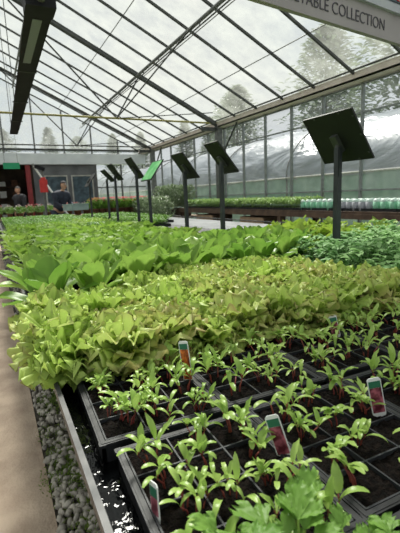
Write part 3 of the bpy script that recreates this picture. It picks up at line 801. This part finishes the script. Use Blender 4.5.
# parsley-like plants at the very front
def lobed(b, base, az, L_, e0, e1):
    n_ = 3
    for k, (da, s_) in enumerate(((-.95, .72), (0, 1.0), (.95, .72))):
        b.leaf(base, az+da, L_*s_, L_*s_*.72, e0-.1*abs(da), e1, lambda t: (.12+1.15*t**1.2)*(1-.5*max(0, (t-.75)/.25)**2), nl=9, nw=10, fold=.22, lobes=2.6, ruf=.0012, freq=5, ph=k)
def parsley(seed):
    random.seed(seed); b, st = MB(), MB()
    for k in range(8):
        a = random.random()*6.28; q = random.uniform(.012, .05); h = random.uniform(.045, .08)
        top = (q*math.cos(a), q*math.sin(a), h)
        st.tube([(0, 0, 0), (q*.4*math.cos(a), q*.4*math.sin(a), h*.6), top], .0016, 6, cap=False)
        lobed(b, top, a+random.uniform(-.5, .5), random.uniform(.028, .040), random.uniform(.2, 1.2), random.uniform(-.3, .7))
    m1 = b.mesh('leaves', True); m1.materials.append(M['pars']); m2 = st.mesh('stems', True); m2.materials.append(M['stem_g'])
    return m1, m2
PA = [parsley(500+i) for i in range(5)]
random.seed(9)
for c_ in range(4):
    plain_tray('herb_tray', .282+TP*c_, .158, TW, TL, 'black tray of lobed parsley, %s from the path' % ORD[c_], group='trays under the parsley')
pp = [(.178, .318), (.222, .312), (.270, .305), (.325, .272), (.38, .240), (.435, .242), (.49, .225), (.545, .22), (.60, .21), (.22, .225), (.31, .215), (.40, .20)]
for i, (x, y) in enumerate(pp):
    o = tag(empty('parsley_plant', (x, y, .735), random.random()*6.28), None, 'parsley plant', 'parsley plants nearest the viewer')
    row = 'row against the beet seedlings' if i < 9 else 'row behind that'
    o['label'] = 'light green lobed parsley, %s from the path in %s' % (ORD[i if i < 9 else i-9], row)
    o.scale = ((1.1,)*3 if i < 3 else (.82,)*3)
    m1, m2 = PA[i % 5]; child('leaves', m1, o); child('stems', m2, o)

# ------------------------------------------------------------------ display boards on posts
def board(Y, c, hy, top, bot, back, front, label, X=2.0, yaw=0, flip=False, clips=True, ctop=None):
    """post at (X,Y); board edge runs along the bench; top/bot = (dx,z) of its upper and lower edge"""
    t = tag(empty('display_board', (X, Y, .694)), label, 'display board', 'display boards along the bench')
    zc = (top[1]+bot[1])/2-.694
    b = MB().span((-.018, -.018, 0), (.018, .018, zc-.06)).span((-.06, -.06, 0), (.06, .06, .012))
    b.span((-.012, -.022, zc-.24), (.012, .022, zc-.06)); b.build('post', M['post'], t)
    e = empty('board_panel'); col.objects.unlink(e)
    dx, dz = bot[0]-top[0], bot[1]-top[1]; Ls = math.hypot(dx, dz); ang = math.atan2(-dz, dx)
    Mx = Matrix.Translation(((top[0]+bot[0])/2, c-Y, zc)) @ Matrix.Rotation(yaw, 4, 'Z') @ Matrix.Rotation(ang, 4, 'Y')
    bb = MB().box((0, 0, 0), (Ls, hy, .012), M=Mx); p1 = bb.build('panel', M[back], t)
    s_ = -1 if flip else 1
    MB().box((0, 0, .0075*s_), (Ls-.03, hy-.03, .003), M=Mx).build('printed_sheet', M[front], t)
    MB().box((.03, -(c-Y)*0, -.02*s_), (.12, .05, .03), M=Mx).build('bracket', M['dark_steel'], t)
    MB().tube([(0, 0, zc-.10), (0+(top[0]+bot[0])/2, (c-Y), zc-.012)], .016, 8).build('bracket_arm', M['dark_steel'], t)
    if clips:
        cp = []
        for u in (-.36, .0, .36): cp += [(u*Ls, hy/2-.012), (u*Ls, -hy/2+.012)]
        for v in (-.25, .25): cp += [(-Ls/2+.012, v*hy), (Ls/2-.012, v*hy)]
        for u, v in cp:
            MB().box((u, v, -.008), (.011, .011, .006), M=Mx).build('clip', M['alu'], t)
    return t
board(1.94, 1.95, .41, (-.10, 1.665), (.10, 1.385), 'black', 'white', 'largest black board, back turned, on a dark post rising from the lettuces')
board(3.42, 3.44, .27, (-.10, 1.69), (.13, 1.41), 'black', 'white', 'black board on the second post from the biggest board')
board(4.25, 4.24, .33, (-.10, 1.675), (.10, 1.40), 'black', 'white', 'black board on the third post, beside the green board')
board(5.45, 5.35, .40, (.12, 1.70), (-.08, 1.43), 'black', 'green_board', 'tilted board with green printed face on a dark post', flip=True, clips=False)
board(5.98, 6.05, .33, (-.10, 1.80), (.10, 1.50), 'black', 'white', 'black board on the post just beyond the green board', clips=False)
board(7.17, 7.15, .34, (-.10, 1.80), (.10, 1.53), 'black', 'white', 'black board on the nearer of two close posts far along the bench', clips=False)
board(7.75, 7.65, .34, (-.10, 1.74), (.10, 1.53), 'black', 'white', 'black board on the farther of two close posts far along the bench', clips=False)
board(9.3, 9.3, .40, (.12, 1.78), (-.08, 1.50), 'black', 'white', 'pale-faced tilted board on the farthest post of the bench', X=2.0, clips=False)

# ------------------------------------------------------------------ overhead sign
A = Vector((1.872, 2.305, 2.4)); B = Vector((3.234, 2.469, 2.4)); dv = (B-A).normalized()
yw = math.atan2(dv.y, dv.x)
t = tag(empty('hanging_sign', A, yw), 'grey overhead sign lettered VEGETABLE COLLECTION', 'sign')
MB().span((-.9, 0, 0), (1.9, .04, .21)).build('panel', M['sign'], t)
MB().span((-.9, -.03, .21), (1.9, .05, .27)).build('lip', M['sign_lip'], t)
MB().span((-.9, .0, .27), (1.9, .04, .95)).build('upper_panel', M['sign_lip'], t)
pc = MB().span((.93, -.012, .30), (1.8, .0, .9)).build('picture', M['pict'], t)
MB().box((1.33, -.014, .36), (.10, .004, .10)).build('red_patch', M['red'], pc)
MB().box((1.33, -.0145, .33), (.05, .004, .03)).build('white_patch', M['white'], pc)
def text_mesh(body, size, nm):
    cu = bpy.data.curves.new(nm, 'FONT'); cu.body = body; cu.size = size; cu.extrude = .002; cu.space_character = 1.0; cu.offset = -.0012
    o = bpy.data.objects.new(nm, cu); col.objects.link(o); bpy.context.view_layer.update()
    me_ = bpy.data.meshes.new_from_object(o.evaluated_get(bpy.context.evaluated_depsgraph_get()))
    bpy.data.objects.remove(o); return me_
TX0, TX1, TZ, TS = -.12, 1.13, .062, .118
me_ = text_mesh('VEGETABLE COLLECTION', TS, 'lettering')
w_ = max(v.co.x for v in me_.vertices)-min(v.co.x for v in me_.vertices)
me_.materials.append(M['letter'])
o = bpy.data.objects.new('lettering', me_); col.objects.link(o); o.parent = t
o.location = (TX0, -.003, TZ); o.rotation_euler = (PI/2, 0, 0); o.scale = ((TX1-TX0)/w_, 1, 1)
for x in (-.7, 1.7):
    wx = A.x+dv.x*x; wz = rz(wx)-2.4-.02
    MB().tube([(x, .02, .95), (x, .02, wz)], .008, 6).build('hanger', M['steel'], t)

# ------------------------------------------------------------------ radiant heater
HZ = 3.0
t = tag(empty('radiant_heater', (.615, 4.5, HZ)), 'long black radiant heater hood hanging over the bench edge', 'heater')
def sect(y, dx, wt, wb, h): return [(dx-wb/2, y, 0), (dx+wb/2, y, 0), (dx+wt/2, y, h), (dx-wt/2, y, h)]
b = MB(); LH = 7.6; DX = .11
vs = sect(0, 0, .16, .25, .13)+sect(LH, DX, .14, .2, .12)
b.add(vs, [(0, 1, 2, 3)[::-1], (4, 5, 6, 7), (1, 5, 6, 2), (2, 6, 7, 3), (3, 7, 4, 0), (0, 4, 5, 1)])
b.build('hood', M['heater'], t)
MB().span((-.045, .1, -.006), (.045, 1.5, -.001)).build('burner_slot', M['heater_in'], t)
b = MB().box((0, -.12, .06), (.27, .26, .16)); b.build('end_box', M['heater'], t)
MB().tube([(0, -.25, .06), (0, -.45, .06)], .05, 10).build('flue_stub', M['steel'], t)
for y in (.3, 4.6, 7.3):
    MB().tube([(DX*y/LH-.05, y, .12), (DX*y/LH-.05, y, rz(.62)-HZ-.05)], .009, 6).build('hanger_rod', M['steel'], t)
for y in (1.9, 3.8, 5.7): MB().span((-.13+DX*y/LH, y-.02, -.006), (.13+DX*y/LH, y+.02, .01)).build('seam_strap', M['dark_steel'], t)

# ------------------------------------------------------------------ wall bench and what stands on it
t = tag(empty('wall_bench', (5.5, 7, 0)), 'timber bench with dark edge along the glass wall', 'bench')
MB().span((-.48, -5.4, .82), (.58, 4.2, .86)).build('top', M['dkwood'], t)
MB().span((-.5, -5.4, .74), (-.46, 4.2, .82)).build('front_board', M['dkwood'], t)
MB().span((-.42, -5.4, .40), (.5, 4.2, .43)).build('lower_shelf', M['dkwood'], t)
for i in range(5):
    for x in (-.42, .5):
        MB().span((x-.05, -5.2+2.3*i-.05, 0), (x+.05, -5.2+2.3*i+.05, .82)).build('leg', M['dkwood'], t)
# wooden crates under the bench, towards the path
for i, y in enumerate((7.4, 9.6)):
    c = tag(empty('wooden_crate', (5.35, y, .43)), 'brown wooden crate under the wall bench, %s' % ('nearer one' if i == 0 else 'farther one'), 'crate', 'wooden crates under the wall bench')
    for z in (.04, .13, .22): MB().span((-.3, -.45, z-.035), (-.28, .45, z+.035)).build('slat', M['wood'], c)
    MB().span((-.28, -.45, 0), (.3, .45, .26)).build('box', M['dkwood'], c)
# black trays on the wall bench
HS = [herb(430+i, .5, .9, 1300, .13, M['seedgrass'], .05) for i in range(2)]
wtm = tray_shell(.84, .98, .045).mesh('tray_shell', False); wtm.materials.append(M['tray'])
for i in range(9):
    y = 2.3+1.0*i
    cont = 'holding mint tubs' if y < 5.9 else 'of fine tufted seedlings'
    c = tag(empty('wall_tray', (5.5, y, .86)), 'wide black tray %s, %s along the wall bench' % (cont, ORD[i]), 'tray', 'wide black trays on the wall bench')
    child('tray_shell', wtm, c)
    if y > 5.9:
        f_ = child('foliage', HS[i % 2], c, (-.1, 0, .0)); f_['kind'] = 'stuff'; f_.scale = (1.4, 1.05, 1.25)
tubp = [(.029, 0), (.033, .03), (.034, .092)]
lidp = [(.030, .090), (.031, .098), (.028, .110), (.018, .120), (.004, .123)]
tub_b = MB().lathe(tubp).mesh('tub_body', True); tub_b2 = tub_b.copy(); lid_m = MB().lathe(lidp).mesh('lid', True)
tub_b.materials.append(M['mint']); tub_b2.materials.append(M['lilac']); lid_m.materials.append(M['lid'])
cy = 0
for r_ in range(3):
    for c_ in range(27):
        y = 2.3+.135*c_+random.uniform(-.01, .01)+.05*(r_ % 2)
        c = tag(empty('plastic_tub', (5.13+.2*r_+random.uniform(-.01, .01), y, .868)), None, 'plastic tub', 'lidded plastic tubs on the wall bench')
        kd = 'lilac-grey' if 4.2 < y < 5.1 else 'mint green'
        c['label'] = '%s tub with pale lid, %s along the %s row on the wall bench' % (kd, ORD[c_] if c_ < len(ORD) else ('next to last', 'last')[c_-len(ORD)], ('front', 'middle', 'back')[r_])
        child('tub_body', tub_b2 if kd[0] == 'l' else tub_b, c, sc_=1.5); child('lid', lid_m, c, sc_=1.5)

# shrubs and flowers beyond the wall bench
def bush(seed, h, r0, n, mt, ls):
    random.seed(seed); b = MB()
    for k in range(n):
        a = random.random()*6.28; t_ = random.random(); q = r0*math.sqrt(random.random())*(.7+.5*math.sin(PI*t_)); z = h*(.1+.9*t_)
        b.leaf((q*math.cos(a), q*math.sin(a), z), a+random.uniform(-1, 1), ls*random.uniform(.6, 1.3), ls*.4, random.uniform(.2, 1.4), random.uniform(-.4, 1), lambda t: math.sin(PI*min(1, .15+.85*t)), nl=3, nw=2, fold=.3)
    m_ = b.mesh('foliage', True); m_.materials.append(mt); return m_
def petals(seed, h, r0, n, mt, ls=.03):
    random.seed(seed); b = MB()
    for k in range(n):
        a = random.random()*6.28; q = r0*math.sqrt(random.random()); z = h+.06*random.random()-.1*(q/r0)**2
        for m_ in range(5):
            b.leaf((q*math.cos(a), q*math.sin(a), z), m_*1.257+a, ls, ls*.8, .5, -.1, lambda t: .3+math.sin(PI*min(1, .1+.85*t)), nl=2, nw=2, fold=.1)
    m_ = b.mesh('blooms', True); m_.materials.append(mt); return m_
potm = MB().lathe([(.09, 0), (.12, .22), (.13, .22), (.13, .25), (.11, .25), (.105, .22)], n=14).mesh('pot', True); potm.materials.append(M['pot'])
potb = MB().lathe([(.06, 0), (.08, .13), (.088, .13), (.088, .15), (.07, .15)], n=12).mesh('pot', True); potb.materials.append(M['terracotta'])
BU = [bush(600+i, .75, .26, 700, M['shrub'], .09) for i in range(3)]
st_ = tag(empty('display_stand', (5.4, 13.2, 0)), 'low timber stand carrying potted shrubs', 'stand')
MB().span((-.65, -1.7, .52), (.65, .6, .58)).build('top', M['wood'], st_)
for y in (-1.6, .5):
    for x in (-.55, .55): MB().span((x-.05, y-.05, 0), (x+.05, y+.05, .52)).build('leg', M['dkwood'], st_)
fs_ = tag(empty('flower_stand', (3.8, 13.38, 0)), 'short timber stand of pink flowers between boards and shrubs', 'stand')
MB().span((-.95, -.4, .66), (.95, .42, .72)).build('top', M['wood'], fs_)
for x in (-.88, .88):
    for y in (-.34, .36): MB().span((x-.04, y-.04, 0), (x+.04, y+.04, .66)).build('leg', M['dkwood'], fs_)
random.seed(12)
for i in range(6):
    c = tag(empty('potted_shrub', (5.05+.55*(i % 2), 11.3+.38*(i//2)*1.3+ .1*(i % 2), .58 if i else .58), i*1.1), 'airy grey-green shrub in a pot, %s on the timber stand' % ORD[i], 'potted shrub', 'potted shrubs on the timber stand')
    c.location.y = 11.75+.42*(i//2)
    child('pot', potm, c); child('foliage', BU[i % 3], c, (0, 0, .2))
for i in range(4):   # on the floor before the stand
    c = tag(empty('potted_shrub', (4.42, 11.1+.5*i, -.005), i*.8), 'taller grey-green shrub in a pot on the floor, %s from the bench end' % ORD[i], 'potted shrub', 'potted shrubs on the floor')
    if i: c.location.y += .05
    child('pot', potm, c, sc_=1.2); child('foliage', BU[(i+1) % 3], c, (0, 0, .25), sc_=1.25)
FB = [bush(620+i, .22, .14, 200, M['herb'], .06) for i in range(2)]
PT = {'pink': petals(640, .26, .15, 13, M['pink'], .034), 'white': petals(641, .24, .15, 24, M['whitepet'], .03), 'yellow': petals(642, .24, .15, 24, M['yelpet'], .03)}
def flower(x, y, z, cl, label, group, s_=1):
    c = tag(empty('potted_flower', (x, y, z), random.random()*6), label, 'potted flower', group); c.scale = (s_,)*3
    child('pot', potb, c); child('foliage', random.choice(FB), c, (0, 0, .12)); child('blooms', PT[cl], c, (0, 0, .13))
for r_ in range(3):
    for c_ in range(9):
        cl = 'yellow' if c_ < 2 and r_ else 'pink'
        flower(2.95+.205*c_, 13.1+.28*r_, .72, cl, 'potted plant with %s blooms, %s along the %s row of the flower stand' % (cl, ORD[c_], ('front', 'middle', 'back')[r_]), 'potted flowers on the flower stand', 1.3)
# pale flower bench across the end of the growing bench
fb = tag(empty('flower_bench', (1.7, 14.4, 0)), 'low bench of pale flowers crossing before the shop', 'bench')
MB().span((-2.6, -.5, .66), (2.6, .5, .72)).build('top', M['wood'], fb)
for x in (-2.5, 0, 2.5):
    for y in (-.4, .4): MB().span((x-.04, y-.04, 0), (x+.04, y+.04, .66)).build('leg', M['dkwood'], fb)
for r_ in range(2):
    for c_ in range(17):
        cl = ('white', 'white', 'pink', 'white')[(c_*3+r_) % 4]
        flower(-.75+.305*c_, 14.15+.42*r_, .72, cl, 'small potted flower with %s blooms, %s from the path in the %s row' % (cl, ORD[c_], ('front', 'back')[r_]), 'potted flowers before the shop')

# ------------------------------------------------------------------ people
def skin(nm, pts, edges, mt, parent, sub=2):
    me_ = bpy.data.meshes.new(nm); me_.from_pydata([p[:3] for p in pts], edges, []); me_.update()
    o = bpy.data.objects.new(nm, me_); col.objects.link(o); o.parent = parent
    sm = o.modifiers.new('skin', 'SKIN'); sm.use_smooth_shade = True
    for i, p in enumerate(pts):
        d_ = me_.skin_vertices[0].data[i]; d_.radius = (p[3], p[4] if len(p) > 4 else p[3]); d_.use_root = (i == 0)
    ss = o.modifiers.new('subsurf', 'SUBSURF'); ss.levels = sub; ss.render_levels = sub
    me_.materials.append(mt); return o
def person(loc, face, label, shirt, legs, carry, hairm, H=1.0, cap=None, bow=.12):
    """origin at the feet, facing +x before rotation"""
    t = tag(empty('person', loc, face), label, 'person'); t.scale = (H,)*3
    b_ = bow
    body = [(0, 0, .95, .13, .17), (.02*1+b_*.25, 0, 1.10, .12, .15), (b_*.7, 0, 1.28, .135, .18), (b_*1.1, 0, 1.42, .10, .15), (b_*1.25, 0, 1.50, .055), (b_*1.4, 0, 1.56, .052)]
    e = [(0, 1), (1, 2), (2, 3), (3, 4), (4, 5)]
    def chain(root, pts):
        i0 = len(body); body.extend(pts); prev = root
        for q in range(len(pts)): e.append((prev, i0+q)); prev = i0+q
        return prev
    for s_ in (1, -1):
        chain(0, [(.0, s_*.10, .86, .095), (.03, s_*.105, .50, .062), (.0, s_*.11, .12, .045), (.02, s_*.11, .05, .045), (.15, s_*.125, .035, .035)])
    hands = []
    for s_ in (1, -1):
        if carry:
            pts = [(b_*1.0, s_*.20, 1.39, .062), (b_+.04, s_*.25, 1.13, .046), (b_+.30, s_*.20, 1.03, .034), (b_+.37, s_*.19, 1.02, .030), (b_+.43, s_*.17, 1.02, .024)]
        else:
            pts = [(b_*1.0, s_*.20, 1.39, .062), (b_*.9, s_*.25, 1.12, .046), (b_*.9+.06, s_*.24, .90, .034), (b_*.9+.08, s_*.235, .83, .030), (b_*.9+.09, s_*.23, .79, .024)]
        last = chain(3, pts); hands.append((body[last], s_))
    o = skin('body', body, e, M['skin'], t)
    # clothing over the body
    jk = [(0, 0, .90, .17, .21), (.02+b_*.25, 0, 1.10, .165, .20), (b_*.7, 0, 1.28, .18, .235), (b_*1.1, 0, 1.44, .17, .22), (b_*1.25, 0, 1.53, .115)]
    je = [(0, 1), (1, 2), (2, 3), (3, 4)]
    for s_ in (1, -1):
        i0 = len(jk)
        if carry: jk += [(b_*1.0, s_*.205, 1.40, .10), (b_+.04, s_*.255, 1.13, .070), (b_+.28, s_*.203, 1.035, .048)]
        else: jk += [(b_*1.0, s_*.205, 1.40, .10), (b_*.9, s_*.255, 1.12, .070), (b_*.9+.055, s_*.242, .92, .048)]
        je += [(3, i0), (i0, i0+1), (i0+1, i0+2)]
    skin('jacket', jk, je, M[shirt], t)
    tr_ = [(0, 0, .95, .14, .18)]; te = []
    for s_ in (1, -1):
        i0 = len(tr_); tr_ += [(.0, s_*.10, .84, .108), (.03, s_*.105, .50, .078), (.0, s_*.11, .10, .062)]
        te += [(0, i0), (i0, i0+1), (i0+1, i0+2)]
    skin('trousers', tr_, te, M[legs], t)
    for s_ in (1, -1):
        MB().lathe([(.05, 0), (.055, .03), (.045, .09)], (0, 0, 0), 10).build('shoe', M['dark_cloth'], t, True, (.02, s_*.11, 0)).scale = (2.0, 1, 1)
    # fingers curled forward
    for (hp, s_) in hands:
        b = MB()
        for f_ in range(4):
            oz = .018-.012*f_; L_ = (.07, .08, .075, .06)[f_]
            dirx, dz = (1, 0) if carry else (.2, -1)
            p0 = Vector((hp[0], hp[1], hp[2]+(oz if carry else 0))) + (Vector((0, 0, 0)) if carry else Vector((oz, 0, 0)))
            d1 = Vector((dirx, -s_*.35, dz)).normalized(); d2 = Vector((dirx*.4, -s_*1.0, dz*.8)).normalized()
            b.tube([p0, p0+d1*L_*.5, p0+d1*L_*.5+d2*L_*.5], [.010, .009, .007], 6)
        p0 = Vector((hp[0]-.03, hp[1]-s_*.015, hp[2]+.01)); b.tube([p0, p0+Vector((.025, -s_*.025, .025)), p0+Vector((.055, -s_*.03, .035))], [.011, .010, .008], 6)
        b.build('fingers', M['skin'], t, True)
    # head: skull, jaw, nose, ears, eyes
    hx, hz = b_*1.55+.01, 1.645
    b = MB(); vs = []
    for v in SV:
        x, y, z = v.x*.098, v.y*.077, v.z*.118
        if z < 0: y *= 1+z*1.6; x *= 1+z*.5
        vs.append((hx+x, y, hz+z))
    b.add(vs, SF)
    b.leaf((hx+.088, 0, hz+.02), 0, .045, .03, -1.1, -1.3, lambda t: .5+t*.6, nl=3, nw=4, fold=-1.1)
    for s_ in (1, -1): b.lathe([(.006, -.03), (.018, -.01), (.02, .012), (.008, .03)], (hx-.005, s_*.077, hz), 8)
    b.build('head', M['skin'], t, True)
    for s_ in (1, -1): MB().lathe([(.002, -.006), (.011, 0), (.002, .006)], (hx+.088, s_*.032, hz+.012), 8).build('eye', M['dark_cloth'], t, True)
    MB().box((hx+.088, 0, hz-.055), (.012, .045, .008)).build('mouth', M['dkred'], t)
    b = MB(); vs = [(hx+v.x*.112-.010, v.y*.090, hz+.012+v.z*.128) for v in SV]
    fs = [f for f in SF if all((SV[i].z > .28 or SV[i].x < -.25) for i in f)]
    b.add(vs, fs); b.build('hair', M[hairm], t, True)
    if cap:
        b = MB(); vs = [(hx+v.x*.118-.006, v.y*.095, hz+.03+v.z*.115) for v in SV]
        fs = [f for f in SF if all(SV[i].z > .2 for i in f)]
        b.add(vs, fs); b.leaf((hx+.08, 0, hz+.055), 0, .10, .16, -.15, -.3, lambda t: 1-.35*t*t, nl=4, nw=6, fold=-.15)
        b.build('cap', M[cap], t, True)
    return t
person((1.75, 12.75, 0), math.radians(-60), 'person in navy jacket and dark cap bending over a grey-green crate', 'navy', 'jeans', True, 'hair', 1.0, 'cap', .22)
person((.95, 15.9, 0), math.radians(-150), 'person in charcoal clothes standing before the open shop front', 'dark_cloth', 'dark_cloth', False, 'hair', 1.0, None, .06)
# crate held by the first person
fx, fy = math.cos(math.radians(-60)), math.sin(math.radians(-60))
cx_, cy_ = 1.75+fx*.80, 12.75+fy*.80
t = tag(empty('plant_crate', (cx_, cy_, .93), math.radians(-60)), 'grey-green open crate held by the person in the navy jacket', 'crate')
b = MB(); b.span((-.2, -.29, 0), (.2, .29, .015))
for s_ in (-1, 1): b.span((s_*.2-.008, -.29, 0), (s_*.2+.008, .29, .17)); b.span((-.2, s_*.29-.008, 0), (.2, s_*.29+.008, .17))
b.build('shell', M['crate'], t)
MB().span((-.215, -.305, .155), (.215, .305, .18)).span((-.01, -.31, .10), (.01, .31, .12)).build('lip', M['crate'], t) if False else None
b = MB()
for s_ in (-1, 1): b.span((s_*.21-.012, -.305, .16), (s_*.21+.012, .305, .178)); b.span((-.21, s_*.30-.012, .16), (.21, s_*.30+.012, .178))
b.build('rolled_rim', M['crate'], t)
# grey post with red box and lamp, slanting pole
t = tag(empty('service_post', (1.47, 13.35, 0)), 'grey post with lamp head and red box before the shop', 'post')
MB().tube([(0, 0, 0), (0, 0, 2.15)], .035, 8).build('pole', M['steel'], t)
MB().box((.0, -.06, 1.68), (.22, .1, .38)).box((0, -.06, 1.90), (.13, .09, .07)).build('red_box', M['red'], t)
MB().box((-.07, -.08, 2.22), (.3, .12, .1), rot=(0, .35, 0)).build('lamp_head', M['heater'], t)
b = tag(empty('slanting_pole', (2.15, 12.7, 0)), 'pale slanting pole leaning above the person in navy', 'pole')
MB().tube([(.35, .3, 0.0), (-.9, .66, 2.28)], .03, 8).build('shaft', M['white'], b)
MB().tube([(-.9, .66, 2.28), (-.93, .67, 2.34)], .042, 8).build('end_cap', M['steel'], b)
